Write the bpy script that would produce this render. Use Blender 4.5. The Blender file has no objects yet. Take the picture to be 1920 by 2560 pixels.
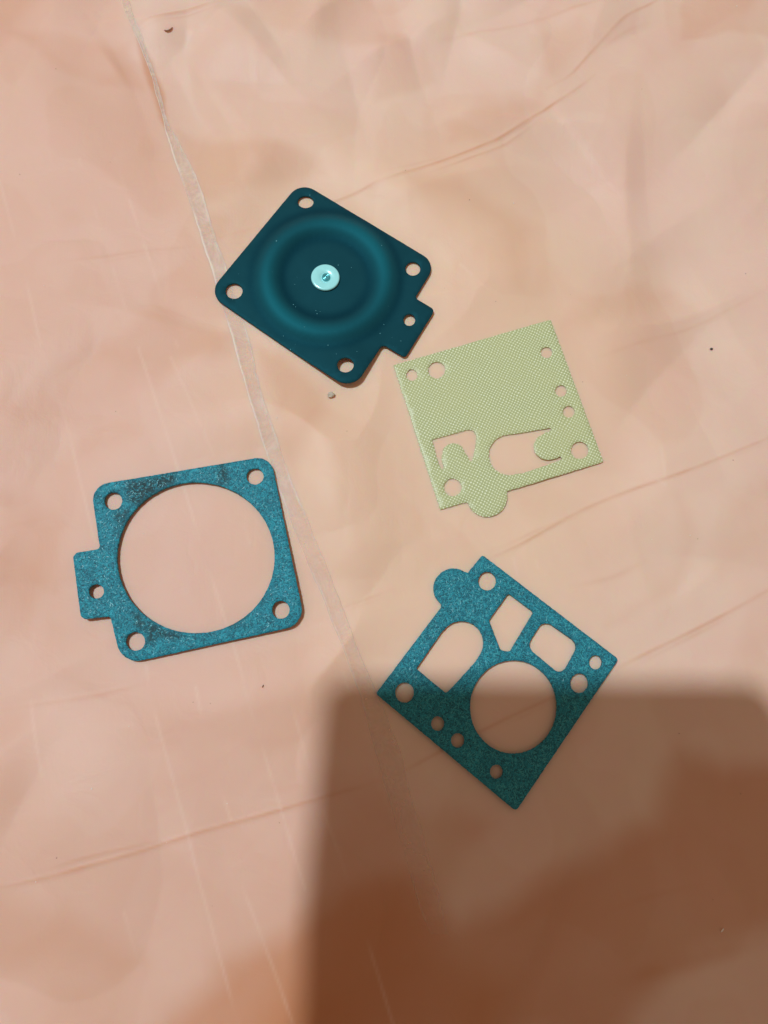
import bpy, bmesh, math, random
import numpy as np
from mathutils import Vector, Matrix, geometry
random.seed(7); np.random.seed(7)
S = bpy.context.scene
COL = S.collection
S.unit_settings.system = 'METRIC'; S.unit_settings.scale_length = 0.01      # 1 unit = 1 cm

# ------------------------------------------------------------ camera
F, TH, RO, H = 1900.0, math.radians(12.5), math.radians(12.0), 16.2
cR, sR, cT, sT = math.cos(RO), math.sin(RO), math.cos(TH), math.sin(TH)
def ground(p, z=0.0):
    """photograph pixel (1920x2560) -> point on the horizontal plane at height z (numpy, n x 2)"""
    p = np.atleast_2d(np.asarray(p, float))
    x = (p[:, 0]-960)/F; y = -(p[:, 1]-1280)/F
    a, b = cR*x-sR*y, sR*x+cR*y
    den = cT-b*sT
    X = a/den*(H-z); Y = (sT+b*cT)/den*(H-z)-H*sT/cT
    return np.stack([cR*X+sR*Y, -sR*X+cR*Y], 1)
cam = bpy.data.cameras.new('camera'); camo = bpy.data.objects.new('camera', cam); COL.objects.link(camo)
S.camera = camo
def unroll(x, y): return (cR*x+sR*y, -sR*x+cR*y)
cx, cy = unroll(0, -H*sT/cT)
fw = Vector((*unroll(0, sT), -cT)).normalized()
upr = Vector((*unroll(0, cT), sT)); rtr = Vector((*unroll(1, 0), 0))
right = (rtr*cR + upr*sR).normalized(); up = (upr*cR - rtr*sR).normalized()
M = Matrix(((right.x, up.x, -fw.x, cx), (right.y, up.y, -fw.y, cy), (right.z, up.z, -fw.z, H), (0, 0, 0, 1)))
camo.matrix_world = M
cam.sensor_fit = 'VERTICAL'; cam.sensor_height = 24; cam.lens = F/2560*24
cam.clip_start = 0.1; cam.clip_end = 2000
cam.dof.use_dof = True; cam.dof.focus_distance = 17.3; cam.dof.aperture_fstop = 0.5

# ------------------------------------------------------------ light
W = bpy.data.worlds.new('World'); S.world = W; W.use_nodes = True
bg = W.node_tree.nodes['Background']; bg.inputs['Color'].default_value = (0.330, 0.232, 0.172, 1); bg.inputs['Strength'].default_value = 1.0
LD = Vector((-0.33, 0.20, 1.0)).normalized()                                # towards the ceiling lamp
ld = bpy.data.lights.new('ceiling_lamp', 'AREA'); ld.shape = 'DISK'; ld.size = 5.6
ld.energy = 170000; ld.color = (0.90, 1.0, 1.09)
lo = bpy.data.objects.new('ceiling_lamp', ld); COL.objects.link(lo)
lo.location = LD*157; lo.rotation_euler = (-LD).to_track_quat('-Z', 'Y').to_euler()
S.view_settings.view_transform = 'Standard'; S.view_settings.look = 'None'
S.view_settings.exposure = 0; S.view_settings.gamma = 1
S.render.engine = 'CYCLES'

# ------------------------------------------------------------ helpers
def tag(o, label=None, cat=None, group=None, kind=None):
    for k, v in (('label', label), ('category', cat), ('group', group), ('kind', kind)):
        if v: o[k] = v
    return o
def empty(name, loc):
    o = bpy.data.objects.new(name, None); o.location = loc; COL.objects.link(o); return o
def link(name, me, mat, parent=None, smooth=False):
    o = bpy.data.objects.new(name, me); COL.objects.link(o)
    me.materials.append(mat)
    if smooth:
        me.polygons.foreach_set('use_smooth', [True]*len(me.polygons))
    if parent: o.parent = parent
    return o
def DP(p): return [(a/0.8640625, b/0.8640625) for a, b in p]               # from a 1659 px wide view of the photograph
def crop(ox, oy, s):
    return lambda pts: [(ox+a*s, oy+b*s) for a, b in pts]
ZA = crop(500, 430, 620/1659); ZB = crop(960, 780, 580/1659); ZC = crop(160, 1120, 620/1659); ZD = crop(920, 1370, 650/1659)
R1 = crop(0, 0, 960/1659); R2 = crop(960, 0, 960/1659); R3 = crop(0, 860, 960/1659)
R4 = crop(0, 1700, 960/1659); R5 = crop(960, 1700, 960/1659); R6 = crop(1200, 860, 720/1659)

class NT:
    def __init__(s, name):
        s.m = bpy.data.materials.new(name); s.m.use_nodes = True; s.t = s.m.node_tree
        s.b = s.t.nodes['Principled BSDF']
    def n(s, typ, **kw):
        o = s.t.nodes.new(typ)
        for k, v in kw.items():
            if k[0] == '_': setattr(o, k[1:], v)
            else: o.inputs[k.replace('__', ' ')].default_value = v
        return o
    def l(s, a, b): s.t.links.new(a, b)
    def ramp(s, src, stops, interp='LINEAR'):
        r = s.n('ShaderNodeValToRGB'); e = r.color_ramp.elements; r.color_ramp.interpolation = interp
        while len(e) < len(stops): e.new(0.5)
        for i, (p, c) in enumerate(stops):
            e[i].position = p; e[i].color = c if len(c) == 4 else (*c, 1)
        s.l(src, r.inputs[0]); return r.outputs[0]
    def mix(s, fac, a, b, mode='MIX'):
        x = s.n('ShaderNodeMix', _data_type='RGBA', _blend_type=mode)
        for v, i in ((fac, 0), (a, 6), (b, 7)):
            if hasattr(v, 'is_linked'): s.l(v, x.inputs[i])
            else: x.inputs[i].default_value = v if i == 0 else ((*v, 1) if len(v) == 3 else v)
        return x.outputs[2]
    def math(s, op, a, b=None, clamp=False):
        x = s.n('ShaderNodeMath', _operation=op, _use_clamp=clamp)
        for v, i in ((a, 0), (b, 1)):
            if v is None: continue
            if hasattr(v, 'is_linked'): s.l(v, x.inputs[i])
            else: x.inputs[i].default_value = v
        return x.outputs[0]
    def noise(s, vec, scale, detail=3, rough=.5, dist=0):
        x = s.n('ShaderNodeTexNoise'); x.inputs['Scale'].default_value = scale
        x.inputs['Detail'].default_value = detail; x.inputs['Roughness'].default_value = rough
        x.inputs['Distortion'].default_value = dist
        if vec is not None: s.l(vec, x.inputs['Vector'])
        return x.outputs[0]
    def bump(s, h, dist, strength=1, nrm=None):
        x = s.n('ShaderNodeBump'); x.inputs['Strength'].default_value = strength; x.inputs['Distance'].default_value = dist
        s.l(h, x.inputs['Height'])
        if nrm is not None: s.l(nrm, x.inputs['Normal'])
        return x.outputs[0]
    def co(s): return s.n('ShaderNodeTexCoord').outputs['Object']

# ------------------------------------------------------------ materials
def film_material(name, strip=False):
    k = NT(name); co = k.co()
    at = k.n('ShaderNodeAttribute'); at.attribute_name = 'cling_shade'
    sc = k.n('ShaderNodeAttribute'); sc.attribute_name = 'scuff'
    wm = k.n('ShaderNodeAttribute'); wm.attribute_name = 'warm'
    pale = (0.735, 0.535, 0.425); tan = (0.66, 0.385, 0.235)
    n1 = k.noise(co, 0.45, 4, .55, .6)
    pk = k.mix(k.ramp(n1, [(.38, (0, 0, 0)), (.62, (1, 1, 1))]), (0.785, 0.565, 0.455), (0.785, 0.590, 0.465))
    lf = k.n('ShaderNodeAttribute'); lf.attribute_name = 'left'
    pk = k.mix(lf.outputs['Fac'], pk, k.mix(n1, (0.735, 0.470, 0.365), (0.745, 0.515, 0.395)))
    pk = k.mix(wm.outputs['Fac'], pk, (0.83, 0.605, 0.405))
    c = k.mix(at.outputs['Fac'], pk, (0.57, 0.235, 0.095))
    c = k.mix(k.math('MULTIPLY', sc.outputs['Fac'], .30), c, (0.86, 0.70, 0.58))
    if strip:
        n2 = k.noise(co, 3.0, 4, .6, 1.0)
        c = k.mix(k.ramp(n2, [(.35, (0, 0, 0)), (.7, (1, 1, 1))]), (0.87, 0.71, 0.585), (0.82, 0.64, 0.52))
    k.l(c, k.b.inputs['Base Color'])
    k.b.inputs['Roughness'].default_value = 0.5; k.b.inputs['Specular IOR Level'].default_value = 0.32
    k.b.inputs['Subsurface Weight'].default_value = .6; k.b.inputs['Subsurface Radius'].default_value = (1, .34, .12); k.b.inputs['Subsurface Scale'].default_value = .20
    h1 = k.noise(co, 1.3, 3, .5, .8)
    mp = k.n('ShaderNodeMapping'); mp.inputs['Rotation'].default_value = (0, 0, math.radians(-14)); mp.inputs['Scale'].default_value = (9, .45, 1)
    k.l(co, mp.inputs['Vector'])
    h2 = k.noise(mp.outputs[0], 1.0, 3, .55)
    b1 = k.bump(h1, 0.04, .4)
    b2 = k.bump(h2, 0.0035, .6, b1)
    h3 = k.noise(co, 26, 3, .6)
    b3 = k.bump(h3, 0.0012, .5, b2) if not strip else b1
    k.l(b3, k.b.inputs['Normal'])
    if strip:
        ed = k.n('ShaderNodeAttribute'); ed.attribute_name = 'edge'; fd = k.n('ShaderNodeAttribute'); fd.attribute_name = 'fade'
        n3 = k.noise(co, 1.1, 4, .6, 1.0)
        a = k.math('ADD', k.math('MULTIPLY', k.ramp(n3, [(.35, (.3, .3, .3)), (.62, (.85, .85, .85))]), .85), ed.outputs['Fac'], True)
        k.l(k.math('MULTIPLY', a, fd.outputs['Fac'], True), k.b.inputs['Alpha'])
        c = k.mix(k.math('MULTIPLY', ed.outputs['Fac'], .4), c, (0.88, 0.73, 0.60)); k.l(c, k.b.inputs['Base Color'])
    return k.m
def paper_material(name, stain=None, fine=1.0, dk=1.0):
    k = NT(name); co = k.co()
    d = k.noise(co, 5, 2, .5)
    mp = k.n('ShaderNodeMapping'); mp.inputs['Scale'].default_value = (1, 1, .2); k.l(co, mp.inputs['Vector'])
    f1 = k.noise(mp.outputs[0], 9*fine, 5, .72, 2.2)
    f2 = k.noise(mp.outputs[0], 17*fine, 3, .6, 2.5)
    w = k.n('ShaderNodeTexVoronoi', _feature='DISTANCE_TO_EDGE'); w.inputs['Scale'].default_value = 10*fine
    dis = k.n('ShaderNodeVectorMath', _operation='ADD'); nz = k.n('ShaderNodeTexNoise'); nz.inputs['Scale'].default_value = 9*fine; k.l(mp.outputs[0], nz.inputs['Vector'])
    k.l(mp.outputs[0], dis.inputs[0]); k.l(nz.outputs['Color'], dis.inputs[1]); k.l(dis.outputs[0], w.inputs['Vector'])
    fib = k.ramp(w.outputs['Distance'], [(0, (1, 1, 1)), (.16, (0, 0, 0))])
    c = k.mix(k.ramp(f1, [(.44, (0, 0, 0)), (.56, (1, 1, 1))]), (0.003, 0.070*dk, 0.100*dk), (0.006, 0.200*dk, 0.275*dk))
    c = k.mix(k.math('MULTIPLY', k.ramp(f2, [(.54, (0, 0, 0)), (.62, (1, 1, 1))]), .65), c, (0.03, 0.40, 0.55))
    c = k.mix(k.math('MULTIPLY', k.math('MULTIPLY', fib, f1), 1.25, True), c, (0.03, 0.50, 0.60))
    c = k.mix(k.ramp(d, [(.35, (.3, .3, .3)), (.7, (0, 0, 0))]), c, (0.003, 0.085, 0.135))
    if stain:
        at = k.n('ShaderNodeAttribute'); at.attribute_name = 'stain'
        n = k.noise(co, 10, 4, .7, 1.2)
        s = k.math('MULTIPLY', at.outputs['Fac'], k.ramp(n, [(.38, (.1, .1, .1)), (.50, (1, 1, 1))]), True)
        c = k.mix(k.math('MULTIPLY', s, .92), c, (0.008, 0.036, 0.040))
    k.l(c, k.b.inputs['Base Color'])
    k.b.inputs['Specular IOR Level'].default_value = .3
    r = k.ramp(f2, [(.4, (.62, .62, .62)), (.75, (.36, .36, .36))]); k.l(r, k.b.inputs['Roughness'])
    b1 = k.bump(f1, .012, .7); b2 = k.bump(f2, .005, .7, b1); b3 = k.bump(fib, .003, .6, b2); k.l(b3, k.b.inputs['Normal'])
    return k.m
def rubber_material():
    k = NT('black_rubber'); co = k.co()
    n = k.noise(co, 60, 3, .6); n0 = k.noise(co, 1.6, 4, .6, .6)
    c = k.mix(k.ramp(n0, [(.3, (0, 0, 0)), (.75, (1, 1, 1))]), (0.0060, 0.041, 0.054), (0.0075, 0.050, 0.066))
    dn = k.n('ShaderNodeTexVoronoi', _feature='F1'); dn.inputs['Scale'].default_value = 9
    k.l(co, dn.inputs['Vector'])
    sep = k.n('ShaderNodeSeparateColor'); k.l(dn.outputs['Color'], sep.inputs[0])
    dot = k.math('MULTIPLY', k.math('LESS_THAN', dn.outputs['Distance'], .075), k.math('GREATER_THAN', sep.outputs[0], .90))
    c = k.mix(k.math('MULTIPLY', dot, .5), c, (0.10, 0.32, 0.36))
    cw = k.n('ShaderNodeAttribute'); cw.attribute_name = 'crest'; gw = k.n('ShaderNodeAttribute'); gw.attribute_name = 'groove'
    c = k.mix(k.math('MULTIPLY', gw.outputs['Fac'], .75), c, (0.001, 0.018, 0.032))  # shade at the foot of the ring, put into the colour
    c = k.mix(k.math('MULTIPLY', cw.outputs['Fac'], .85), c, (0.008, 0.118, 0.150))  # sheen along the ring's crest, put into the colour
    k.l(c, k.b.inputs['Base Color']); k.b.inputs['Roughness'].default_value = .55
    k.b.inputs['Specular IOR Level'].default_value = .22
    k.b.inputs['Specular Tint'].default_value = (.1, .8, 1, 1)
    b1 = k.bump(n, .003, .5); k.l(b1, k.b.inputs['Normal'])
    return k.m
def weave_material():
    k = NT('woven_fibreglass')
    uv = k.n('ShaderNodeUVMap'); uv.uv_map = 'weave'
    sp = k.n('ShaderNodeSeparateXYZ'); 
    nz = k.n('ShaderNodeTexNoise'); nz.inputs['Scale'].default_value = .09; nz.inputs['Detail'].default_value = 2; k.l(uv.outputs[0], nz.inputs['Vector'])
    ad = k.n('ShaderNodeVectorMath', _operation='ADD'); sc = k.n('ShaderNodeVectorMath', _operation='SCALE'); sc.inputs['Scale'].default_value = 2.4
    k.l(nz.outputs['Color'], sc.inputs[0]); k.l(sc.outputs[0], ad.inputs[0]); k.l(uv.outputs[0], ad.inputs[1]); k.l(ad.outputs[0], sp.inputs[0])
    su = k.math('SINE', k.math('MULTIPLY', sp.outputs[0], math.pi)); sv = k.math('SINE', k.math('MULTIPLY', sp.outputs[1], math.pi))
    prod = k.math('MULTIPLY', su, sv)                       # +1 warp over, -1 weft over
    kn = k.math('ABSOLUTE', prod)
    up_ = k.ramp(k.math('ADD', k.math('MULTIPLY', prod, .5), .5), [(.48, (0, 0, 0)), (.93, (1, 1, 1))])
    co = k.co(); big = k.noise(co, .9, 3, .5)
    c = k.mix(up_, (0.420, 0.485, 0.225), (0.86, 0.94, 0.62))
    c = k.mix(k.ramp(big, [(.35, (0, 0, 0)), (.7, (.35, .35, .35))]), c, (0.55, 0.58, 0.27))
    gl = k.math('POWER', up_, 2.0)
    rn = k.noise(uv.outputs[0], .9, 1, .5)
    c = k.mix(k.math('MULTIPLY', k.math('MULTIPLY', gl, k.ramp(rn, [(.4, (0, 0, 0)), (.7, (1, 1, 1))])), .8), c, (0.90, 1.0, 0.86))  # glints on the raised threads, painted as near-white dots
    k.l(c, k.b.inputs['Base Color']); k.b.inputs['Roughness'].default_value = .38
    k.b.inputs['Specular IOR Level'].default_value = .5
    k.l(k.bump(up_, .010, .8), k.b.inputs['Normal'])
    return k.m
def plain(name, col, rough=.5, metal=0, spec=.5, bump=None):
    k = NT(name); co = k.co()
    n = k.noise(co, 12, 4, .6)
    a = tuple(x*.85 for x in col); b = tuple(min(1, x*1.12) for x in col)
    k.l(k.mix(n, a, b), k.b.inputs['Base Color']); k.b.inputs['Roughness'].default_value = rough
    k.b.inputs['Metallic'].default_value = metal; k.b.inputs['Specular IOR Level'].default_value = spec
    if bump: k.l(k.bump(n, bump, .6), k.b.inputs['Normal'])
    return k.m
M_film = film_material('salmon_film'); M_strip = film_material('folded_film', True)
M_paper1 = paper_material('teal_gasket_paper_stained', True, .8); M_paper2 = paper_material('teal_gasket_paper', None, .95, .72)
M_rubber = rubber_material(); M_weave = weave_material()
M_metal = plain('pale_plated_metal', (0.38, 0.98, 1.0), .2, .08, 1.0)
M_stone = plain('pale_grit', (.52, .48, .38), .8, 0, .3, .01)
M_dark = plain('dark_grit', (.07, .055, .045), .8)
M_brown = plain('brown_fibre', (.30, .15, .10), .7)
M_white = plain('white_lint', (.85, .83, .78), .7)
M_lint = plain('blue_lint', (.12, .42, .48), .6)

# ------------------------------------------------------------ outlines
def unprojected(pts, z): return [Vector((a, b)) for a, b in ground(pts, z)]
def fillet(pts, radii, seg=9):
    out = []; n = len(pts)
    for i, p in enumerate(pts):
        r = radii[i]
        a = (pts[i-1]-p).normalized(); b = (pts[(i+1) % n]-p).normalized()
        ang = a.angle(b)
        if r <= 0: out.append(p.copy()); continue
        t = r/math.tan(ang/2); c = p+(a+b).normalized()*(r/math.sin(ang/2))
        s = p+a*t-c; e = p+b*t-c
        a0 = math.atan2(s.y, s.x); a1 = math.atan2(e.y, e.x); d = (a1-a0+math.pi) % (2*math.pi)-math.pi
        for k in range(seg+1):
            w = a0+d*k/seg; out.append(c+Vector((math.cos(w), math.sin(w)))*r)
    return out
def ell(cx_, cy_, rx, ry, n=48): return [(cx_+rx*math.cos(2*math.pi*i/n), cy_+ry*math.sin(2*math.pi*i/n)) for i in range(n)]
def resample(pts, step):
    out = []; n = len(pts)
    for i in range(n):
        a, b = pts[i], pts[(i+1) % n]; L = (b-a).length; m = max(1, int(round(L/step)))
        for k in range(m): out.append(a.lerp(b, k/m))
    return out
def chaikin(pts, it=2):
    for _ in range(it):
        q = []
        for i in range(len(pts)):
            a, b = pts[i], pts[(i+1) % len(pts)]
            q += [a.lerp(b, .25), a.lerp(b, .75)]
        pts = q
    return pts
def inside(P, poly):
    x, y = P[:, 0], P[:, 1]; r = np.zeros(len(P), bool); q = np.array([tuple(v) for v in poly])
    x1, y1 = q[:, 0], q[:, 1]; x2, y2 = np.roll(x1, -1), np.roll(y1, -1)
    for a, b, c, d in zip(x1, y1, x2, y2):
        m = ((b > y) != (d > y))
        if d != b: r ^= m & (x < (c-a)*(y-b)/(d-b)+a)
    return r
def seg_dist(P, line, closed=False):
    q = np.asarray(line, float); n = len(q); best = np.full(len(P), 1e9)
    for i in range(n if closed else n-1):
        a, b = q[i], q[(i+1) % n]; ab = b-a; L = (ab**2).sum()+1e-12
        t = np.clip(((P-a)@ab)/L, 0, 1); d = P-a-t[:, None]*ab
        best = np.minimum(best, (d**2).sum(1))
    return np.sqrt(best)
def plate(name, outer, holes, origin, thick, mat, parent, top=lambda P: np.zeros(len(P)), grid=.16, rag=.0, step=.06, extra=None, bev=.008, uv=None, attr=None, smooth_top=True):
    """flat die-cut plate: top and bottom face triangulated round the holes, walls and a small rounded rim"""
    loops = [resample(l, step) for l in [outer]+holes]
    def shrink(lp, d, sign):
        n = len(lp); r = []
        for i in range(n):
            t = (lp[(i+1) % n]-lp[i-1]); t = t.normalized() if t.length > 1e-9 else Vector((1, 0))
            r.append(lp[i]+Vector((-t.y, t.x))*d*sign)
        return r
    def area(lp): return sum(lp[i-1].x*lp[i].y-lp[i].x*lp[i-1].y for i in range(len(lp)))/2
    L2 = []
    for k, lp in enumerate(loops):
        if (area(lp) > 0) != (k == 0): lp = lp[::-1]       # outer ccw, holes cw: material always on the left
        if rag:
            lp = shrink(lp, 1, 1) if False else [p+Vector((random.gauss(0, rag), random.gauss(0, rag))) for p in lp]
        L2.append(lp)
    ins = [shrink(lp, bev, 1) for lp in L2]                # inset rim for the top face
    pts = []; edges = []
    for lp in ins:
        b = len(pts); pts += lp; edges += [(b+i, b+(i+1) % len(lp)) for i in range(len(lp))]
    nb = len(pts)
    A = np.array([tuple(p) for p in ins[0]]); lo_, hi_ = A.min(0), A.max(0)
    gx, gy = np.meshgrid(np.arange(lo_[0], hi_[0], grid), np.arange(lo_[1], hi_[1], grid))
    G = np.stack([gx.ravel(), gy.ravel()], 1)+np.random.uniform(-.2, .2, (gx.size, 2))*grid
    if extra is not None: G = np.array(extra)
    ok = inside(G, ins[0])
    for h in ins[1:]: ok &= ~inside(G, h)
    G = G[ok]; dm = np.full(len(G), 1e9)
    for lp in ins: dm = np.minimum(dm, seg_dist(G, [tuple(p) for p in lp], True))
    G = G[dm > grid*.35]
    pts += [Vector(g) for g in G]
    vo, eo, fo, ov, oe, of = geometry.delaunay_2d_cdt(pts, edges, [], 0, 1e-7)
    V = np.array([tuple(v) for v in vo]); T = np.array([tuple(f) for f in fo])
    cen = V[T].mean(1); ok = inside(cen, ins[0])
    for h in ins[1:]: ok &= ~inside(cen, h)
    T = T[ok]
    # orient upward
    a, b, c = V[T[:, 0]], V[T[:, 1]], V[T[:, 2]]
    cr = (b[:, 0]-a[:, 0])*(c[:, 1]-a[:, 1])-(b[:, 1]-a[:, 1])*(c[:, 0]-a[:, 0])
    T[cr < 0] = T[cr < 0][:, ::-1]
    new = {}
    for i, srcs in enumerate(ov):
        for s in srcs: new[s] = i
    n = len(V); zt = top(V)
    verts = [(V[i, 0], V[i, 1], thick+zt[i]) for i in range(n)]+[(V[i, 0], V[i, 1], zt[i]) for i in range(n)]
    faces = [tuple(t) for t in T]+[tuple(t[::-1]+n) for t in T]
    k0 = 0
    for li, lp in enumerate(L2):
        m = len(lp); O = np.array([tuple(p) for p in lp]); zo = top(O); base = len(verts)
        verts += [(O[i, 0], O[i, 1], thick-bev*.8+zo[i]) for i in range(m)]+[(O[i, 0], O[i, 1], zo[i]+bev*.6) for i in range(m)]
        for i in range(m):
            j = (i+1) % m; ti, tj = new[k0+i], new[k0+j]
            faces += [(ti, base+i, base+j, tj), (base+i, base+m+i, base+m+j, base+j), (base+m+i, ti+n, tj+n, base+m+j)]
        k0 += m
    verts = [(x-origin[0], y-origin[1], z) for x, y, z in verts]
    me = bpy.data.meshes.new(name); me.from_pydata(verts, [], faces); me.update()
    if uv:
        u = me.uv_layers.new(name='weave'); vi = np.empty(len(me.loops), int); me.loops.foreach_get('vertex_index', vi)
        C_ = np.array(verts)[vi]; th, p = uv; ca, sa = math.cos(th), math.sin(th)
        u.data.foreach_set('uv', np.stack([(C_[:, 0]*ca+C_[:, 1]*sa)/p, (-C_[:, 0]*sa+C_[:, 1]*ca)/p], 1).ravel())
    for nm, fn in (attr or {}).items():
        at = me.attributes.new(nm, 'FLOAT', 'POINT'); P = np.array(verts)[:, :2]+np.array(origin)[:2]
        at.data.foreach_set('value', fn(P).astype(np.float32))
    o = link(name, me, mat, parent)
    sm = [False]*len(me.polygons)
    for i in range(len(T)): sm[i] = smooth_top
    me.polygons.foreach_set('use_smooth', sm)
    return o

# ------------------------------------------------------------ plastic sheet (a crumpled film over the table)
def vnoise(P, scale, seed, octv=3, gain=.5):
    r = np.zeros(len(P)); amp = 1; tot = 0
    for o in range(octv):
        rs = np.random.RandomState(seed+o*17); tab = rs.rand(256, 256)
        q = P*scale*(2**o)+rs.rand(2)*100; i = np.floor(q).astype(int); f = q-i; f = f*f*(3-2*f)
        g = lambda a, b: tab[(i[:, 0]+a) % 256, (i[:, 1]+b) % 256]
        r += amp*((g(0, 0)*(1-f[:, 0])+g(1, 0)*f[:, 0])*(1-f[:, 1])+(g(0, 1)*(1-f[:, 0])+g(1, 1)*f[:, 0])*f[:, 1]); tot += amp; amp *= gain
    return r/tot
def sstep(a, b, x): t = np.clip((x-a)/(b-a), 0, 1); return t*t*(3-2*t)
def smooth_line(pts, it=3):
    p = [Vector(q) for q in pts]
    for _ in range(it):
        q = [p[0]]
        for a, b in zip(p, p[1:]): q += [a.lerp(b, .25), a.lerp(b, .75)]
        q.append(p[-1]); p = q
    return p
# (pixels, half width cm, height cm, side lobe)
CREASES = [
 (R2([(-60, 830), (0, 805), (150, 750), (300, 690), (430, 630), (560, 570), (700, 480), (830, 400), (900, 350)]), .050, .032),
 (R2([(-20, 775), (150, 725), (280, 680)]), .05, .012),
 (R2([(200, 768), (350, 705), (480, 648), (600, 580), (680, 520)]), .045, .018),
 (R2([(700, 392), (790, 355), (870, 270), (950, 190), (1040, 90), (1180, 10), (1230, -40)]), .05, .024),
 (R2([(900, 270), (1000, 190), (1100, 130), (1160, 110)]), .06, .008),
 (R2([(230, 165), (520, 130), (700, 90), (1000, 30)]), .07, .012),
 (R1([(1720, 780), (1480, 862), (1300, 920)]), .045, .026),
 (R1([(1140, 975), (1040, 1005), (945, 1035)]), .045, .016),
 (R1([(880, 1070), (600, 1090), (400, 1120), (250, 1140)]), .05, .012),
 (R1([(830, 1085), (600, 1105), (430, 1140)]), .04, .008),
 (R1([(590, 148), (610, 140), (700, 105), (800, 60), (900, 25), (960, 0)]), .055, .085),
 (R1([(615, 158), (740, 110), (850, 70), (950, 30)]), .04, .018),
 (R6([(40, 1240), (150, 1195), (300, 1120), (520, 985), (800, 865), (1100, 772), (1400, 655), (1659, 545), (1720, 520)]), .045, .026),
 (R6([(60, 1195), (200, 1140), (330, 1070), (500, 1010), (640, 940)]), .05, .012),
 (R6([(1350, 690), (1500, 640), (1659, 575)]), .04, .010),
 (R6([(780, 1870), (1000, 1762), (1300, 1612), (1500, 1500), (1659, 1412), (1720, 1380)]), .05, .028),
 (R6([(900, 1850), (1100, 1745), (1300, 1640), (1450, 1560)]), .05, .014),
 (R6([(520, 1395), (650, 1375), (780, 1340), (950, 1250)]), .07, .012),
 (R6([(650, 92), (800, 45), (920, -10), (1100, -60)]), .06, .010),
 (R2([(1080, 1478), (1250, 1430), (1400, 1375), (1550, 1300), (1680, 1230)]), .05, .010),
 (ZD([(1420, 845), (1300, 890), (1190, 945), (1080, 1000), (940, 1060), (720, 1170), (560, 1245), (300, 1385), (190, 1440)]), .05, .026),
 (ZD([(1200, 975), (1000, 1070), (820, 1150)]), .04, .012),
 (R4([(-40, 895), (200, 850), (400, 790), (600, 742), (800, 672), (1000, 615), (1200, 560), (1400, 500), (1640, 435)]), .045, .026),
 (R4([(160, 822), (350, 765), (500, 730), (760, 680)]), .04, .014),
 (R4([(230, 850), (500, 760), (700, 712), (820, 690)]), .03, .010),
 (R4([(-20, 135), (200, 100), (450, 60), (640, 10)]), .05, .012),
 (R3([(1470, 1142), (1580, 1105), (1700, 1060)]), .04, .018), (R3([(1480, 1160), (1659, 1095)]), .04, .010),
 (R5([(960, 975), (1150, 905), (1400, 850)]), .07, .010),
 (R3([(0, 800), (100, 770), (210, 745)]), .06, .010),
 (R5([(960, 1300), (1200, 1200), (1659, 1120)]), .20, .02),
]
SCRATCH = [
 R4([(630, -60), (650, 50), (700, 250), (800, 600), (900, 1000), (1030, 1490)]), R4([(1235, 20), (1290, 200), (1335, 370)]),
 R4([(850, 30), (920, 350), (1000, 600)]), R4([(1060, 30), (1130, 260), (1200, 500), (1320, 890)]), R4([(1050, 880), (1160, 1170), (1265, 1490)]),
 R4([(1400, 560), (1520, 900), (1610, 1200), (1700, 1486)]), R3([(600, 20), (720, 380), (860, 830), (960, 1150), (1060, 1460)]),
 R3([(740, 60), (860, 330), (925, 480)]), R3([(1000, 620), (1080, 860)]), R1([(500, 690), (640, 1100), (770, 1500)]),
 R1([(350, 700), (440, 1000), (545, 1340)]), R1([(0, 780), (100, 1150), (185, 1500)]), R3([(210, 80), (330, 520), (420, 900)]),
 R4([(130, 90), (190, 420)]), R4([(1480, -40), (1560, 200), (1640, 470)]), R4([(540, 1000), (620, 1300), (660, 1490)]),
]
SHORT = [ZB([(870, 1330), (885, 1420)]), R6([(425, 1130), (440, 1190)]), R6([(320, 1250), (335, 1290)]), R6([(190, 1230), (215, 1330)]), R6([(1010, 800), (1045, 820)]),
         R1([(845, 1275), (865, 1310)]), R3([(1200, 720), (1215, 750)]), R2([(330, 1150), (375, 1200)])]
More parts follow.
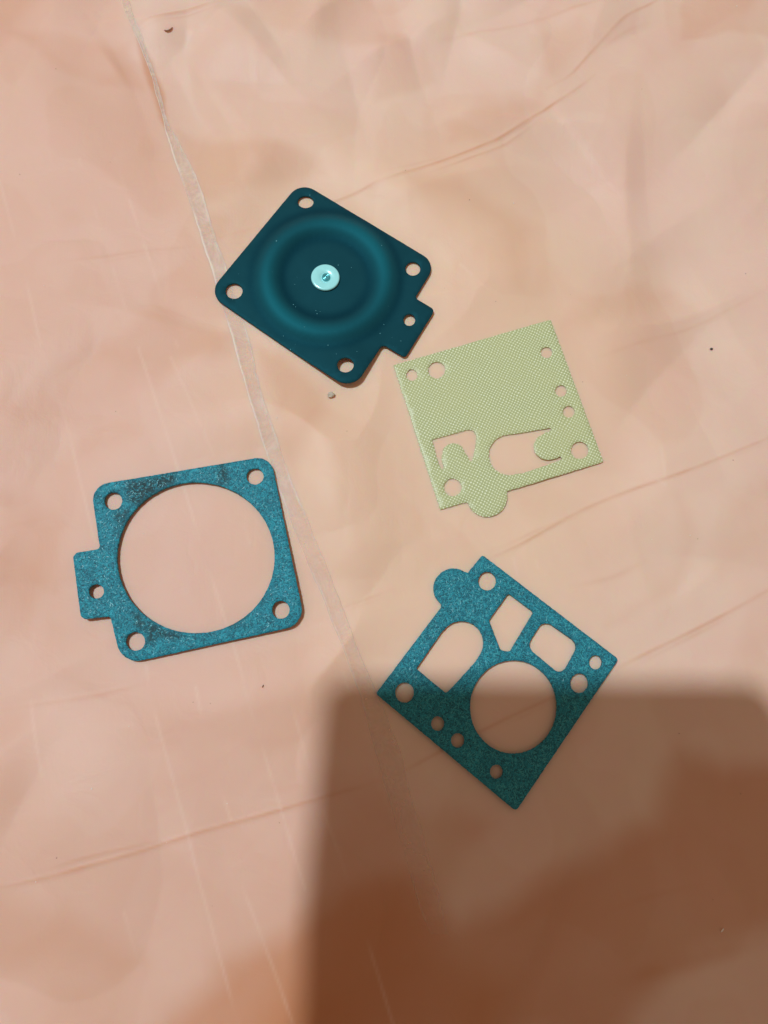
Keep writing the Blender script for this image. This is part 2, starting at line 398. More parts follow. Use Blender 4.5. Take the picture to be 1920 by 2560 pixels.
CLING_SHADE = [   # (pixels, softness cm, amount)
 (DP([(330, 2260), (400, 2165), (470, 2105), (490, 2060), (600, 2008), (690, 1965), (740, 1925), (800, 1905), (880, 1898), (915, 1925), (925, 1965), (955, 1998), (1080, 1945), (1150, 1900), (1250, 1858), (1340, 1805), (1400, 1775), (1440, 1700), (1470, 1635), (1560, 1670), (1720, 1640), (1720, 1980), (1500, 2050), (1400, 2120), (1300, 2260)]), .22, .56),  # clinging film, toned up to deepen the shadow at the bottom
 (DP([(520, 2300), (640, 2090), (740, 1970), (850, 1920), (900, 1960), (950, 2060), (1080, 2150), (1060, 2300)]), .7, .6),  # dark orange film, its colour also darkens the shadow here
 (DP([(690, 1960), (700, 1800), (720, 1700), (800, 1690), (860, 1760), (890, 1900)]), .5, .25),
 (R3([(-60, 620), (120, 680), (220, 770), (240, 840), (180, 1000), (60, 1230), (-60, 1290)]), .45, .34),
 (R3([(1130, 30), (1250, 60), (1370, 240), (1385, 330), (1310, 520), (1280, 620), (1220, 560), (1170, 360)]), .3, .40),
 (R1([(470, 1520), (560, 1420), (660, 1345), (740, 1350), (820, 1420), (980, 1470), (1000, 1560), (800, 1600), (700, 1700)]), .3, .30),
 (R3([(0, 210), (200, 180), (330, 60), (480, -10), (620, 60), (600, 180), (480, 250), (250, 320), (60, 290)]), .45, .28),
 (R1([(60, 150), (300, 180), (560, 205), (620, 385), (400, 350), (280, 310), (140, 200)]), .22, .32),
 (R1([(770, 560), (1000, 600), (1200, 620), (1370, 690), (1372, 745), (1250, 775), (1050, 800), (880, 860), (820, 700)]), .22, .30),
 (R1([(880, 880), (1000, 915), (990, 960), (930, 1030)]), .2, .25),
 (R1([(600, 190), (660, 260), (700, 390), (735, 560), (690, 500), (640, 360)]), .09, 1.1),  # shaded gap beside the fold, painted as a brown patch
 (R1([(1040, -60), (1720, -60), (1720, 200), (1500, 185), (1300, 150), (1180, 105), (1080, 60)]), .25, .28),
 (R2([(-60, 120), (60, 140), (160, 180), (225, 335), (120, 400), (-60, 430)]), .2, .22),
 (R2([(300, 560), (480, 480), (640, 430), (690, 380), (700, 470), (560, 565), (420, 630), (320, 640)]), .3, .30),
 (R2([(700, 190), (860, 130), (900, 210), (800, 330), (720, 385), (700, 300)]), .25, .22),
 (R2([(1300, -50), (1700, -50), (1700, 190), (1500, 170), (1420, 190), (1290, 200)]), .12, .26),
 (R2([(90, 810), (350, 800), (460, 900), (640, 1000), (560, 1260), (500, 1000), (350, 920), (120, 880)]), .4, .26),
 (R2([(760, 1400), (900, 1280), (1050, 1200), (1250, 1230), (1150, 1300), (950, 1390)]), .4, .24),
 (R4([(20, 900), (300, 1000), (480, 1110), (640, 1205), (520, 1260), (300, 1240), (100, 1230), (-60, 1260), (-60, 950)]), .4, .34),
 (R4([(250, 1300), (520, 1260), (480, 1490), (200, 1520)]), .5, .28),
 (R4([(-60, 60), (130, 100), (150, 500), (100, 800), (-60, 850)]), .5, .20),
 (R6([(700, 1650), (900, 1500), (1040, 1400), (1120, 1150), (1080, 900), (1150, 1000), (1190, 1150), (1100, 1420), (900, 1560)]), .25, .18),
 (R6([(1400, 950), (1700, 700), (1700, 1100), (1350, 1400), (1280, 1250)]), .4, .20),
 (R5([(80, 560), (300, 520), (430, 600), (300, 720), (230, 860), (140, 880)]), .4, .40),
 (DP([(-40, -40), (120, -40), (60, 60), (-40, 120)]), .5, .35),
]
WARM = [(DP([(520, 400), (1000, 330), (1300, 640), (1330, 1000), (1150, 1400), (760, 1480), (640, 1120), (540, 800)]), 3.0, .55),
        (DP([(640, 1150), (840, 1120), (1010, 1200), (930, 1420), (800, 1450), (720, 1330)]), 1.0, .5)]
FRAME = [ground([(0, 0)])[0], ground([(1920, 0)])[0], ground([(1920, 2560)])[0], ground([(0, 2560)])[0]]
STRIP_L = DP([(258, -40), (268, 20), (290, 72), (322, 150), (345, 235), (362, 300), (385, 370), (410, 440), (430, 500), (452, 570), (478, 655), (505, 740), (530, 832), (560, 930), (585, 1010), (618, 1095), (650, 1180), (690, 1275), (728, 1370), (765, 1460), (790, 1550), (825, 1680), (858, 1790), (885, 1890), (905, 1960), (925, 2010)])
STRIP_R = DP([(275, -40), (284, 20), (300, 70), (335, 150), (356, 235), (380, 300), (418, 362), (440, 430), (462, 500), (478, 545), (505, 625), (540, 735), (566, 850), (594, 930), (622, 1010), (655, 1105), (690, 1180), (722, 1270), (762, 1370), (800, 1460), (838, 1550), (880, 1680), (910, 1790), (938, 1890), (955, 1960), (962, 2010)])
PLATES = []      # outlines in cm, filled below before the sheet is made

_rs = np.random.RandomState(5)
FOLDS = [(_rs.uniform(-12, 12), _rs.uniform(-14, 15), _rs.uniform(0, math.pi), _rs.choice([-1, 1])*_rs.uniform(.05, .17), _rs.uniform(.8, 2.4), _rs.uniform(-.06, .06)) for _ in range(150)]
def height(P, soft=True):
    z = (vnoise(P, .16, 3, 3)-.5)*.10
    # faceted crumple: folded noise gives soft ridges
    q = P+np.stack([vnoise(P, .3, 11), vnoise(P, .3, 12)], 1)*1.4
    z += (np.abs(vnoise(q, .22, 21, 2)-.5))*.42
    z += (np.abs(vnoise(q, .55, 31, 2)-.5))*.10*sstep(.45, .65, vnoise(P, .12, 41, 1))
    for cx_, cy_, an, a_, w_, c2 in FOLDS:
        dx, dy = P[:, 0]-cx_, P[:, 1]-cy_; m = dx*dx+dy*dy < w_*w_*7
        t = dx[m]*math.cos(an)+dy[m]*math.sin(an)+c2*(-dx[m]*math.sin(an)+dy[m]*math.cos(an))**2; rr = (dx[m]**2+dy[m]**2)/(w_*w_)
        z[m] += a_*(1+.5*sstep(1, 6, cy_))*(np.sqrt(t*t+.0025)-.05)*np.exp(-rr)
    if PLATES:
        d = np.full(len(P), 1e9)
        for pl in PLATES:
            A = np.array(pl); m = ((P > A.min(0)-1.3) & (P < A.max(0)+1.3)).all(1)
            if m.any():
                dd = seg_dist(P[m], A, True); dd[inside(P[m], pl)] = 0
                d[m] = np.minimum(d[m], dd)
        z *= .05+.95*sstep(0, 1.5, d)
    return np.maximum(z, -.45)
def crease_height(P):
    z = np.zeros(len(P)); wob = vnoise(P, 1.6, 77, 2)
    for line, w, h in CREASES:
        q = np.array([tuple(p) for p in smooth_line([tuple(g) for g in ground(line)])])
        m = ((P > q.min(0)-.5) & (P < q.max(0)+.5)).all(1)
        if not m.any(): continue
        d = seg_dist(P[m], q); e = np.minimum(np.linalg.norm(P[m]-q[0], axis=1), np.linalg.norm(P[m]-q[-1], axis=1))
        f = (.25+.75*sstep(0, 1.1, e))*(.45+1.1*wob[m])
        z[m] += f*h*.42*(np.exp(-(d/w)**2)-.35*np.exp(-(d/(2.6*w))**2))
    return z
def sheet_z(P): return height(P)+crease_height(P)

# ------------------------------------------------------------ the four die-cut pieces: outlines
TZ = .02
# rubber diaphragm
d_out = fillet(unprojected(ZA([(671, 44), (1585, 593), (1441, 828), (1574, 910), (1374, 1233), (1222, 1143), (1017, 1466), (46, 798)]), .20),
               [.40, .38, .07, .10, .09, .10, .40, .40])
d_holes = [unprojected(ZA(ell(*e)), .20) for e in ((705, 181, 53, 40), (1427, 631, 50, 46), (223, 780, 57, 51), (973, 1291, 55, 51), (1403, 977, 39, 39))]
# ring gasket
g_out = fillet(unprojected(ZC([(181, 254), (1381, 53), (1616, 1180), (389, 1450), (315, 1126), (124, 1150), (60, 706), (244, 676)]), .10),
               [.36, .36, .40, .44, .07, .12, .12, .07])
g_holes = [unprojected(ZC(ell(*e)), .10) for e in ((331, 356, 60, 58), (1279, 192, 57, 54), (1452, 1084, 58, 60), (480, 1294, 64, 62), (222, 961, 50, 48))]
g_holes.append(unprojected(ZC(ell(884, 735, 527, 504, 140)), .10))
# woven reed plate
def arc(cx_, cy_, r, a0, a1, n=14, ry=None):
    return [(cx_+r*math.cos(math.radians(a0+(a1-a0)*i/n)), cy_+(ry or r)*math.sin(math.radians(a0+(a1-a0)*i/n))) for i in range(n+1)]
r_out = unprojected(ZB([(68, 380), (1192, 53), (1570, 1072), (878, 1284)]+arc(738, 1322, 144, -8, 163, 22)+[(586, 1362), (403, 1414)]), .05)
r_holes = [unprojected(ZB(ell(*e)), .05) for e in ((200, 451, 40, 41), (378, 415, 61, 59), (1163, 289, 41, 39), (1267, 565, 41, 42), (1322, 714, 42, 41), (1399, 990, 63, 62), (492, 1254, 63, 63))]
r_holes.append(unprojected(ZB([(345, 912), (470, 878), (590, 845)]+arc(610, 895, 52, -100, 10, 8)+[(655, 960), (640, 1025), (630, 1062), (620, 1066), (612, 1060), (604, 1035)]
               + arc(497, 1022, 84, -12, -150, 14)+[(413, 1040), (416, 1070), (430, 1105), (425, 1122), (414, 1128), (405, 1115), (385, 1060), (365, 990)]), .05))
r_holes.append(unprojected(ZB([(1193, 829), (1197, 840), (1190, 850), (1155, 864)]+arc(1166, 965, 94, -120, -290, 18)[1:]+[(1200, 1056), (1235, 1046), (1260, 1033), (1268, 1040), (1272, 1052), (1235, 1072), (1000, 1152)]+arc(895, 1023, 144, 72, 258, 22)+[(1000, 862), (1100, 845)]), .05))
# port gasket
p_out = fillet(unprojected(ZD([(730, 44), (1600, 710), (944, 1680), (50, 930), (467, 377)]+arc(545, 257, 127, 128, 302, 22)[0:]+[(638, 158)]), .10),
               [.05, .07, .08, .05, 0]+[0]*23+[0])
p_holes = [unprojected(ZD(ell(*e)), .10) for e in ((761, 211, 57, 59), (234, 923, 60, 64), (445, 1121, 42, 46), (573, 1228, 43, 46), (820, 1428, 41, 45), (1453, 730, 41, 45), (1349, 863, 57, 62))]
p_holes.append(unprojected(ZD(ell(929, 1015, 277, 297, 90)), .10))
p_holes.append(unprojected(ZD([(309, 770), (350, 712), (410, 624), (476, 530)]+arc(598, 606, 139, -143, 32, 16)+[(690, 722), (600, 822), (512, 916), (499, 922), (484, 914), (400, 846)]), .10))
p_holes.append(fillet(unprojected(ZD([(896, 290), (1056, 410), (905, 662), (846, 652), (772, 462)]), .10), [.04, .05, .07, .10, .05]))
p_holes.append(fillet(unprojected(ZD([(1121, 457), (1346, 614), (1236, 815), (1013, 630)]), .10), [.20, .20, .17, .20]))
for o_ in (d_out, g_out, r_out, p_out): PLATES.append([tuple(p) for p in o_])

# ------------------------------------------------------------ setting: table under the sheet, and the sheet itself
bm = bmesh.new(); bmesh.ops.create_cube(bm, size=1)
bmesh.ops.scale(bm, vec=(90, 70, 3), verts=bm.verts); bmesh.ops.bevel(bm, geom=bm.edges[:], offset=.4, segments=3, affect='EDGES')
me = bpy.data.meshes.new('table_top'); bm.to_mesh(me); bm.free()
tb = link('table_top', me, plain('varnished_wood', (.28, .17, .10), .4)); tb.location = (0, 0, -2.15); tag(tb, kind='structure')

def axis(lo_, hi_, fine, far, n):
    return np.concatenate([lo_-np.geomspace(.1, far, n)[::-1], np.arange(lo_, hi_, fine), hi_+np.geomspace(.1, far, n)])
fr = np.array(FRAME)
ax = axis(fr[:, 0].min()-.4, fr[:, 0].max()+.4, .045, 9, 22); ay = axis(fr[:, 1].min()-.4, fr[:, 1].max()+.4, .045, 9, 22)
gx, gy = np.meshgrid(ax, ay); P = np.stack([gx.ravel(), gy.ravel()], 1)
hz = height(P)
zz = hz+crease_height(P)
ZREF = .0
jit = (np.stack([vnoise(P, .9, 51, 3), vnoise(P, .9, 52, 3)], 1)-.5)*.5*.6+(np.stack([vnoise(P, .25, 53, 2), vnoise(P, .25, 54, 2)], 1)-.5)*.7
Q = P+jit
cl = np.zeros(len(P))
for ci, (line, soft, amt) in enumerate(CLING_SHADE):
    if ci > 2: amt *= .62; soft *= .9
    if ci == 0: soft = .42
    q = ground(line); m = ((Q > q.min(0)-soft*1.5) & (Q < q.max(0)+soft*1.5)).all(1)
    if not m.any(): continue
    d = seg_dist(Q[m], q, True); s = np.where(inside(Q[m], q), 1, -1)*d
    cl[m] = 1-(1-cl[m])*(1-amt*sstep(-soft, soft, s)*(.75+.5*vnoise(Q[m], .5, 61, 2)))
cl = np.clip(cl+(.13*sstep(.50, .56, vnoise(Q, .33, 71, 3))*vnoise(P, .3, 72, 2)+.10*sstep(.52, .56, vnoise(Q*np.array([1, .6]), .6, 73, 2))*vnoise(P, .3, 74, 2))*(1-cl), 0, 1)
warm = np.zeros(len(P))
for line, soft, amt in WARM:
    q = ground(line); d = seg_dist(P, q, True); s = np.where(inside(P, q), 1, -1)*d
    warm = np.maximum(warm, amt*sstep(-soft, soft*.6, s))
# the film left of the folded strip is a little darker and pinker
left = sstep(-.6, .5, np.interp(Q[:, 1], *(lambda g: (g[::-1, 1], g[::-1, 0]))(ground(STRIP_L)))-Q[:, 0])
if ground(STRIP_L)[0, 1] < ground(STRIP_L)[-1, 1]: raise ValueError
# shading of the sharp creases, put into the film colour as darker lines
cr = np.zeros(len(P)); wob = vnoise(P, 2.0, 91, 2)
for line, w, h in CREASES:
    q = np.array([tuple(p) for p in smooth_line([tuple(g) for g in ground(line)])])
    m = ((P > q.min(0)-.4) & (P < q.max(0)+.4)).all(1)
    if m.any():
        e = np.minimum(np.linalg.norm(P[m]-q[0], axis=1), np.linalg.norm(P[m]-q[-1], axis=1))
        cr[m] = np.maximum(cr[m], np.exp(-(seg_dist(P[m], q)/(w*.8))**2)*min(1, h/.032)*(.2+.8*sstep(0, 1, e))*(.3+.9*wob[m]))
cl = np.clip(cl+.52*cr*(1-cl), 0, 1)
sc = np.zeros(len(P)); wob = vnoise(P, 1.1, 95, 3)
for i, line in enumerate(SCRATCH+SHORT):
    q = np.array([tuple(p) for p in smooth_line([tuple(g) for g in ground(line)], 2)])
    m = ((P > q.min(0)-.2) & (P < q.max(0)+.2)).all(1)
    if m.any(): sc[m] = np.maximum(sc[m], np.exp(-(seg_dist(P[m], q)/.030)**2)*sstep(.30, .62, wob[m])*(.75 if i < len(SCRATCH) else .9))
zz = zz+sc*.002
nx, ny = len(ax), len(ay)
idx = np.arange(nx*ny).reshape(ny, nx)
faces = np.stack([idx[:-1, :-1], idx[:-1, 1:], idx[1:, 1:], idx[1:, :-1]], -1).reshape(-1, 4)
me = bpy.data.meshes.new('plastic_sheet')
me.vertices.add(nx*ny); me.vertices.foreach_set('co', np.concatenate([P, zz[:, None]], 1).ravel())
me.loops.add(faces.size); me.loops.foreach_set('vertex_index', faces.ravel())
me.polygons.add(len(faces)); me.polygons.foreach_set('loop_start', np.arange(0, faces.size, 4)); me.polygons.foreach_set('loop_total', np.full(len(faces), 4))
me.update(calc_edges=True); me.validate()
for nm, v in (('cling_shade', cl), ('scuff', sc), ('warm', warm), ('left', left)):
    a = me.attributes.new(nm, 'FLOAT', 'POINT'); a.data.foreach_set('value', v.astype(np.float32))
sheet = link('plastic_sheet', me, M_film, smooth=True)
tag(sheet, 'crumpled salmon pink plastic sheet with long creases lying under all the small parts', 'plastic sheet')

# folded strip of doubled film running down the sheet
nL = 420; nW = 12
def along(line, n):
    q = np.array([tuple(p) for p in smooth_line([tuple(g) for g in ground(line)], 2)])
    s = np.concatenate([[0], np.cumsum(np.linalg.norm(np.diff(q, axis=0), axis=1))]); t = np.linspace(0, s[-1], n)
    return np.stack([np.interp(t, s, q[:, 0]), np.interp(t, s, q[:, 1])], 1)
Lp, Rp = along(STRIP_L, nL), along(STRIP_R, nL)
def wig(n, sc_, seed): 
    t = np.stack([np.arange(n)*sc_, np.zeros(n)+.5], 1); return vnoise(t, 1, seed, 4, .6)-.5
Lp[:, 0] += wig(nL, .09, 201)*.08; Rp[:, 0] += wig(nL, .07, 203)*.12
u = np.linspace(0, 1, nW)
SP = (Lp[:, None]*(1-u)[None, :, None]+Rp[:, None]*u[None, :, None]).reshape(-1, 2)
U = np.tile(u, nL); Tt = np.repeat(np.linspace(0, 1, nL), nW)
z = sheet_z(SP)+.006+.016*np.abs(vnoise(SP*np.array([1, .5]), 2.6, 211, 3)-.5)
z += .010*np.exp(-((U-.12)/.10)**2)+.008*np.exp(-((U-.88)/.09)**2)
inpl = np.zeros(len(SP))
for pl in PLATES:
    d = seg_dist(SP, pl, True); d[inside(SP, pl)] = 0; inpl = np.maximum(inpl, 1-sstep(0, .5, d))
z = z*(1-inpl)+(sheet_z(SP)+.006)*inpl
idx = np.arange(nL*nW).reshape(nL, nW)
fs = np.stack([idx[:-1, :-1], idx[1:, :-1], idx[1:, 1:], idx[:-1, 1:]], -1).reshape(-1, 4)
me = bpy.data.meshes.new('folded_strip'); me.from_pydata(np.concatenate([SP, z[:, None]], 1).tolist(), [], fs.tolist()); me.update()
edge = np.maximum(np.exp(-(U/.08)**2), .6*np.exp(-((1-U)/.08)**2))*sstep(.25, .6, vnoise(SP, 1.2, 222, 2))
for nm, v in (('edge', edge), ('fade', 1-.45*sstep(.5, .75, Tt)-.4*sstep(.84, 1, Tt)), ('cling_shade', U*0), ('scuff', U*0), ('warm', U*0)):
    a = me.attributes.new(nm, 'FLOAT', 'POINT'); a.data.foreach_set('value', v.astype(np.float32))
st = link('folded_strip', me, M_strip, sheet, True)
st['label'] = 'paler doubled strip of film running down the sheet'

# ------------------------------------------------------------ rubber diaphragm
dc = ground(ZA([(842, 692)]), .2)[0]
crest = np.mean([np.linalg.norm(ground(ZA([p]), .2)[0]-dc) for p in ((450, 680), (1240, 690), (842, 335), (842, 1045), (570, 950), (1150, 440))])
tab = ground(ZA([(1017, 1400)]), .2)[0]
def dia_top(P):
    r = np.linalg.norm(P-dc, axis=1)/crest
    z = .120*np.exp(-(np.abs(r-1.0)/.175)**2.4)
    z += .010*(vnoise(P, .8, 301, 2)-.5)*sstep(1.3, 1.6, r)
    z += .016*sstep(.7, .2, r)*(vnoise(P, 1.5, 305, 2)-.3)
    # bottom corner and lower-left edge lift a little off the sheet
    a = ground(ZA([(103, 760)]), .2)[0]; b = ground(ZA([(1000, 1400)]), .2)[0]; c_ = ground(ZA([(1560, 930)]), .2)[0]
    z += .14*np.exp(-(np.linalg.norm(P-b, axis=1)/1.0)**2)+.02*np.exp(-(np.linalg.norm(P-c_, axis=1)/1.2)**2)
    return z
def crest_sheen(P):
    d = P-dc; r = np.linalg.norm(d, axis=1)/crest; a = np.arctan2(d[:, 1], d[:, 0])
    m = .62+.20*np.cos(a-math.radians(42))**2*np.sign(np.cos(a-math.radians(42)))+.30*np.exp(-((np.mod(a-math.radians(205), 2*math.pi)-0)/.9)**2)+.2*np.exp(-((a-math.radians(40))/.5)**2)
    m = .45+.55*np.cos(a*2-math.radians(75))  # painted sheen strongest at upper right and lower left
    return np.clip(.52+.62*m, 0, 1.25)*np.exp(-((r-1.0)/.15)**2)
def groove_shade(P):
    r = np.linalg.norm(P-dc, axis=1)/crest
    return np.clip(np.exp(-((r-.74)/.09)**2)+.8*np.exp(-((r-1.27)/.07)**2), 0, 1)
ex = []
for rr in np.arange(.05, 1.62, .035):
    n = max(6, int(2*math.pi*rr*crest/.085)); 
    for i in range(n):
        a_ = 2*math.pi*(i+.5*(len(ex) % 2))/n; ex.append((dc[0]+math.cos(a_)*rr*crest, dc[1]+math.sin(a_)*rr*crest))
A = np.array([tuple(p) for p in d_out]); g1, g2 = np.meshgrid(np.arange(A[:, 0].min(), A[:, 0].max(), .12), np.arange(A[:, 1].min(), A[:, 1].max(), .12))
for a_, b_ in zip(g1.ravel(), g2.ravel()):
    if math.hypot(a_-dc[0], b_-dc[1]) > 1.66*crest: ex.append((a_, b_))
dz = .045
dia = empty('carburettor_diaphragm', (dc[0], dc[1], dz))
tag(dia, 'dark teal rubber diaphragm with raised ring and shiny metal button, near the top', 'diaphragm')
mem = plate('membrane', d_out, d_holes, dc, .045, M_rubber, dia, dia_top, grid=.07, extra=ex, rag=.0012, step=.05, attr={'crest': crest_sheen, 'groove': groove_shade})
def lathe(prof, n=72):
    v = []; f = []
    for r, z in prof:
        for i in range(n): v.append((r*math.cos(2*math.pi*i/n), r*math.sin(2*math.pi*i/n), z))
    for k in range(len(prof)-1):
        for i in range(n):
            j = (i+1) % n; f.append((k*n+i, k*n+j, (k+1)*n+j, (k+1)*n+i))
    f.append(tuple(range((len(prof)-1)*n, len(prof)*n)))
    me = bpy.data.meshes.new('lathe'); me.from_pydata(v, [], [t for t in f]); me.update(); return me
bc = ground(ZA([(838, 697)]), .2)[0]
br = (np.linalg.norm(ground(ZA([(932, 697)]), .2)[0]-ground(ZA([(744, 697)]), .2)[0]))/2
pz = .045+float(dia_top(np.array([bc]))[0])
me = lathe([(br*.98, 0), (br*1.02, .018), (br*1.02, .045), (br*.98, .062), (br*.90, .066), (br*.55, .060), (br*.40, .050), (br*.34, .036), (br*.30, .034)])
bt = link('metal_button', me, M_metal, dia, True); bt.location = (bc[0]-dc[0], bc[1]-dc[1], pz+.004)
me = lathe([(br*.30, 0), (br*.28, .030), (br*.22, .044), (br*.16, .040), (br*.13, .026), (br*.10, .024), (br*.05, .034), (br*.01, .038)], 40)
rv = link('rivet', me, plain('darker_metal', (.10, .50, .56), .22, .6, .8), bt, True); rv.location = (br*.05, 0, .046)  # rivet metal darker than the button

# ------------------------------------------------------------ ring gasket
gc = ground(ZC([(884, 735)]), .1)[0]
gk = empty('ring_gasket', (gc[0], gc[1], .05)); tag(gk, 'square teal gasket with one very large round opening and dark stains, at left', 'gasket')
STAIN = [(ZC([(430, 240), (740, 170), (740, 235), (600, 300), (500, 380), (430, 350)]), .09, 1), (ZC([(340, 420), (440, 410), (400, 520), (340, 480)]), .08, .8),
         (ZC([(1040, 110), (1080, 110), (1100, 240), (1030, 240)]), .07, .9), (ZC([(470, 1100), (560, 1170), (700, 1230), (800, 1240), (760, 1280), (650, 1260), (560, 1320), (560, 1220), (480, 1190)]), .07, .9),
         (ZC([(1100, 1190), (1240, 1090), (1230, 1130), (1130, 1210)]), .06, .7), (ZC([(330, 520), (420, 500), (375, 600), (350, 600)]), .08, .4)]
def stain(P):
    r = np.zeros(len(P))
    for l, s_, a_ in STAIN:
        q = ground(l, .1); d = seg_dist(P, q, True)*np.where(inside(P, q), 1, -1); r = np.maximum(r, a_*sstep(-s_, s_*.6, d))
    return r
gbr = ground(ZC([(1560, 900)]), .1)[0]; gtab = ground(ZC([(110, 1100)]), .1)[0]
def gas_top(P):
    return .060*np.exp(-(np.linalg.norm(P-gbr, axis=1)/1.6)**2)+.055*np.exp(-(np.linalg.norm(P-gtab, axis=1)/.8)**2)+.012*(vnoise(P, .6, 401, 2)-.5)
plate('gasket_body', g_out, g_holes, gc, .075, M_paper1, gk, gas_top, grid=.07, rag=.0022, step=.035, attr={'stain': stain}, bev=.006)

# ------------------------------------------------------------ woven valve plate
rc = ground(ZB([(820, 740)]), .05)[0]
rv_ = empty('valve_plate', (rc[0], rc[1], .022)); tag(rv_, 'thin pale green woven fibreglass valve plate with two cut reed flaps, at right', 'valve plate')
e1 = ground(ZB([(68, 380), (1192, 53)]), .05); ang = math.atan2(e1[1, 1]-e1[0, 1], e1[1, 0]-e1[0, 0])
def reed_top(P): return .014*(vnoise(P, .5, 501, 2)-.5)+.03*np.exp(-(np.linalg.norm(P-ground(ZB([(1200, 1180)]), .05)[0], axis=1)/1.3)**2)
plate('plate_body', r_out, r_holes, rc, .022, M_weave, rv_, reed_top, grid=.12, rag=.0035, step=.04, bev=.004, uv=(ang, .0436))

# ------------------------------------------------------------ port gasket
pc = ground(ZD([(850, 860)]), .1)[0]
pg = empty('port_gasket', (pc[0], pc[1], .040)); tag(pg, 'diamond set fibrous teal gasket with many mixed openings, half in shadow at lower right', 'gasket')
plate('gasket_body', p_out, p_holes, pc, .060, M_paper2, pg, lambda P: .012*(vnoise(P, .6, 601, 2)-.5), grid=.07, rag=.0020, step=.035, bev=.006)

# loose fibres of the gasket paper: short curved slivers pressed into the top face
def fibres(outer, holes, origin, z0, topf, n, mat, parent, rng, lo=.035, hi=.10, w=.0055):
    A = np.array([tuple(p) for p in outer]); P = rng.uniform(A.min(0), A.max(0), (n*3, 2))
    ok = inside(P, outer) & (seg_dist(P, A, True) > .05)
    for h in holes: ok &= ~inside(P, h) & (seg_dist(P, [tuple(p) for p in h], True) > .05)
    P = P[ok][:n]; a = rng.uniform(0, 2*math.pi, len(P)); L = rng.uniform(lo, hi, len(P)); k = rng.uniform(-.9, .9, len(P))
    V = []; Fc = []
    for t, wf in ((-.5, .25), (-.17, 1), (.17, 1), (.5, .25)):
        an = a+k*t; c = P+np.stack([np.cos(an), np.sin(an)], 1)*(t*L)[:, None]; nn = np.stack([-np.sin(an), np.cos(an)], 1)*w*wf
        V.append(np.stack([c+nn, c-nn], 1))
    V = np.stack(V, 1).reshape(-1, 2); z = topf(V)+z0+.0015+rng.uniform(0, .0035, len(V))
    for i in range(len(P)):
        b = i*8; Fc += [(b, b+1, b+3, b+2), (b+2, b+3, b+5, b+4), (b+4, b+5, b+7, b+6)]
    me = bpy.data.meshes.new('fibres'); me.from_pydata(np.concatenate([V-np.array(origin)[None, :2], z[:, None]], 1).tolist(), [], Fc); me.update()
    o = link('loose_fibres', me, mat, parent); o['kind'] = 'stuff'; return o
M_fib = plain('pale_teal_fibre', (.045, .42, .47), .35, 0, .6)
fibres(p_out, p_holes, pc, .060, lambda P: .012*(vnoise(P, .6, 601, 2)-.5), 2600, M_fib, pg, np.random.RandomState(1), w=.0042)
fibres(g_out, g_holes, gc, .075, gas_top, 1000, M_fib, gk, np.random.RandomState(2), .03, .08, .0042)

# ------------------------------------------------------------ crumbs, fibres, dust
def grain(name, px, size, mat, label, cat, stretch=(1, 1, .7), rot=0, parent=None, n=2):
    bm = bmesh.new(); bmesh.ops.create_icosphere(bm, subdivisions=n, radius=size)
    for v in bm.verts: v.co *= 1+random.uniform(-.22, .22); v.co.x *= stretch[0]; v.co.y *= stretch[1]; v.co.z *= stretch[2]
    me = bpy.data.meshes.new(name); bm.to_mesh(me); bm.free()
    g = ground([px]); o = link(name, me, mat, None)
    o.location = (g[0, 0], g[0, 1], float(sheet_z(g)[0])+size*stretch[2]*.8); o.rotation_euler = (0, 0, rot)
    return tag(o, label, cat)
def px(p): return DP([p])[0]
grain('grit_crumb', px((715, 856)), .085, M_stone, 'pale grey grit crumb below the bottom corner of the rubber diaphragm', 'crumb', (1, .75, .7), .5)
grain('dark_crumb', px((1549, 743)), .036, M_dark, 'tiny dark speck of grit near the right edge of the sheet', 'crumb', (1, .8, .7))
def fibre(name, pts, r, mat, label):
    cu = bpy.data.curves.new(name, 'CURVE'); cu.dimensions = '3D'; cu.bevel_depth = r; cu.bevel_resolution = 2
    sp = cu.splines.new('POLY'); q = smooth_line([tuple(g) for g in ground(pts)], 2); sp.points.add(len(q)-1); n = len(q)
    zs = sheet_z(np.array([tuple(p) for p in q]))
    for i, p in enumerate(q):
        t = i/(n-1); sp.points[i].co = (p.x, p.y, zs[i]+r*.8+.02*math.sin(math.pi*t), 1); sp.points[i].radius = .35+.65*math.sin(math.pi*t)
    ob = bpy.data.objects.new(name, cu); me = bpy.data.meshes.new_from_object(ob); bpy.data.objects.remove(ob)
    me.materials.clear(); o = link(name, me, mat, None, True); return tag(o, label, 'fibre')
fibre('brown_fibre', R1([(718, 160), (730, 163), (745, 156), (753, 146)]), .018, M_brown, 'short curled brown fibre at the upper left beside the top crease')
fibre('pale_fibre', R5([(1426, 1068), (1430, 1060), (1437, 1054)]), .014, M_white, 'tiny pale curled fibre lying in the shadow at lower right')
fibre('dark_fibre', R4([(1139, 32), (1140, 26), (1143, 21)]), .009, M_dark, 'tiny dark fibre on the sheet below the ring gasket')
def specks(name, pts, mat, zf, size):
    bm = bmesh.new()
    for p in pts:
        g = ground([p], .0); z = zf(g)
        bmesh.ops.create_icosphere(bm, subdivisions=1, radius=size*random.uniform(.6, 1.5), matrix=Matrix.Translation((g[0, 0], g[0, 1], z)))
    me = bpy.data.meshes.new(name); bm.to_mesh(me); bm.free(); return link(name, me, mat)
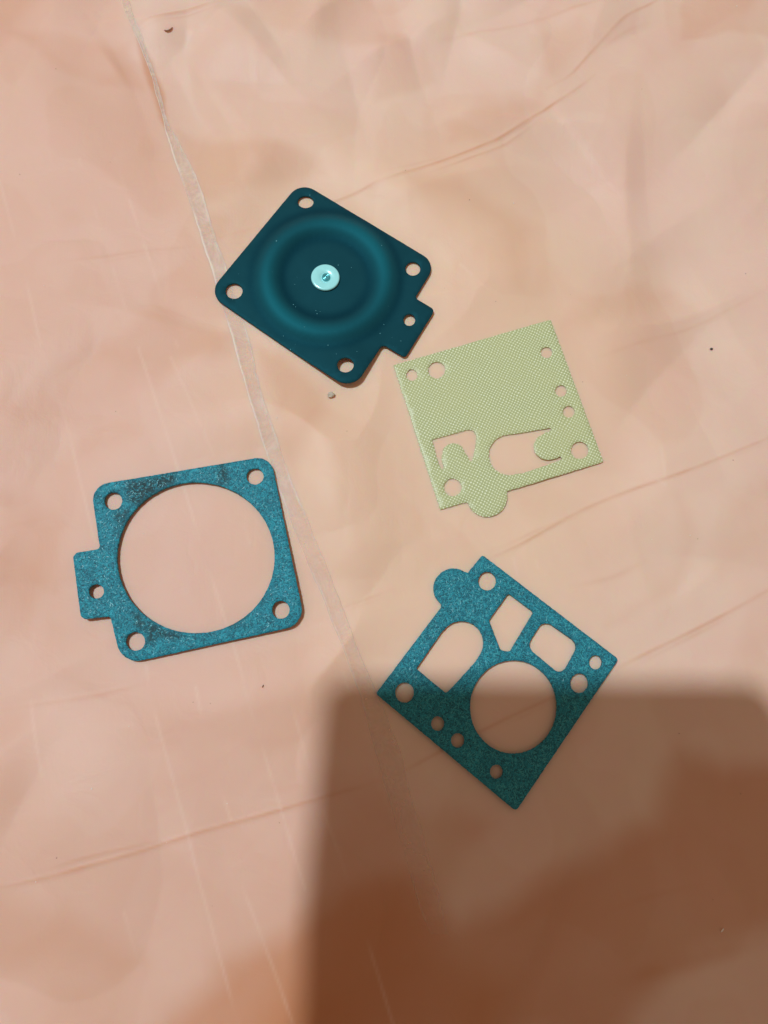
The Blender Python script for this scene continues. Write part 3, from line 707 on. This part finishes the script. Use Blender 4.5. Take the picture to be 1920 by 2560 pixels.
d1 = [px(p) for p in ((960, 625), (750, 938), (1230, 640), (1012, 440), (1820/1.157, 1000))]+R3([(497, 288), (1497, 390)])+R1([(245, 305), (480, 710), (90, 760)])+R6([(1240, 1128), (590, 220)])+R2([(90, 765), (1095, 422), (1580, 1165), (480, 1310)])+R5([(1270, 230), (1520, 485), (1390, 930)])+R4([(915, 100), (1210, 610), (920, 970), (260, 760), (840, 95)])
tag(specks('dust_specks', d1, M_brown, lambda g: float(sheet_z(g)[0])+.002, .008), 'tiny dark dust specks scattered over the pink sheet', 'dust', kind='stuff')
d2 = R4([(985, 530), (170, 862), (407, 465), (725, 698), (560, 200)])+R3([(1200, 330), (620, 820)])+R1([(195, 1240), (850, 1285)])+R6([(980, 1130), (1195, 1108), (840, 185)])+R2([(1505, 60), (560, 880)])
tag(specks('lint_specks', d2, M_white, lambda g: float(sheet_z(g)[0])+.004, .011), 'tiny white lint specks scattered over the pink sheet', 'lint', kind='stuff')
bm = bmesh.new(); pts = ZA([(514, 476), (1215, 500), (925, 620), (1013, 636), (634, 748), (217, 850), (558, 1095), (605, 1185), (857, 1163), (912, 1224), (1050, 1207), (1205, 1080), (1284, 1106), (1005, 1343), (783, 945), (803, 930), (625, 885), (775, 925), (640, 900), (700, 1050), (1230, 1020), (1344, 1130), (735, 150)])
for i, p in enumerate(pts):
    g = ground([p], .12); z = float(dia_top(g)[0])+.047; s_ = random.uniform(.006, .014)*(1.3 if i < 4 else 1)
    bmesh.ops.create_icosphere(bm, subdivisions=1, radius=s_, matrix=Matrix.Translation((g[0, 0]-dc[0], g[0, 1]-dc[1], z)))
me = bpy.data.meshes.new('dust'); bm.to_mesh(me); bm.free()
du = link('dust', me, M_lint, dia); du['kind'] = 'stuff'

# ------------------------------------------------------------ the phone that takes the picture, held above: it throws the shadow at lower right
# it lies in the camera's own image plane (the camera sits in its back), one corner radius and 7.7 cm wide
pl_, pt_, wdt, hgt = -5.95, 3.92, 8.25, 16.0
ph = empty('smartphone', (0, 0, 0))
off3 = right*(pl_+wdt/2)+up*(pt_-hgt/2)-fw*.2
ph.matrix_world = Matrix(((right.x, up.x, -fw.x, cx+off3.x), (right.y, up.y, -fw.y, cy+off3.y), (right.z, up.z, -fw.z, H+off3.z), (0, 0, 0, 1)))
tag(ph, 'black smartphone held above the sheet to take the picture', 'smartphone')
def rbox(w, h, t, r, z0):
    pts = fillet([Vector((-w/2, -h/2)), Vector((w/2, -h/2)), Vector((w/2, h/2)), Vector((-w/2, h/2))], [r]*4, 12); bm = bmesh.new()
    f = bm.faces.new([bm.verts.new((p.x, p.y, z0)) for p in pts]); r_ = bmesh.ops.extrude_face_region(bm, geom=[f])
    bmesh.ops.translate(bm, verts=[v for v in r_['geom'] if isinstance(v, bmesh.types.BMVert)], vec=(0, 0, t))
    bmesh.ops.recalc_face_normals(bm, faces=bm.faces); bmesh.ops.bevel(bm, geom=[e for e in bm.edges if e.calc_face_angle(0) > 1], offset=min(t*.3, .12), segments=3, affect='EDGES')
    me = bpy.data.meshes.new('b'); bm.to_mesh(me); bm.free(); return me
black = plain('black_glass', (.03, .03, .035), .2); 
link('body', rbox(wdt, hgt, .8, .55, 0), black, ph)
link('screen', rbox(wdt-.5, hgt-.6, .02, .6, .8), plain('screen_glass', (.02, .02, .025), .1), ph)
lx, ly = -(pl_+wdt/2), -(pt_-hgt/2)
me = lathe([(.45, 0), (.45, -.12), (.40, -.15), (.33, -.15), (.32, -.08)], 40)
link('camera_lens', me, black, ph).location = (lx, ly, 0)
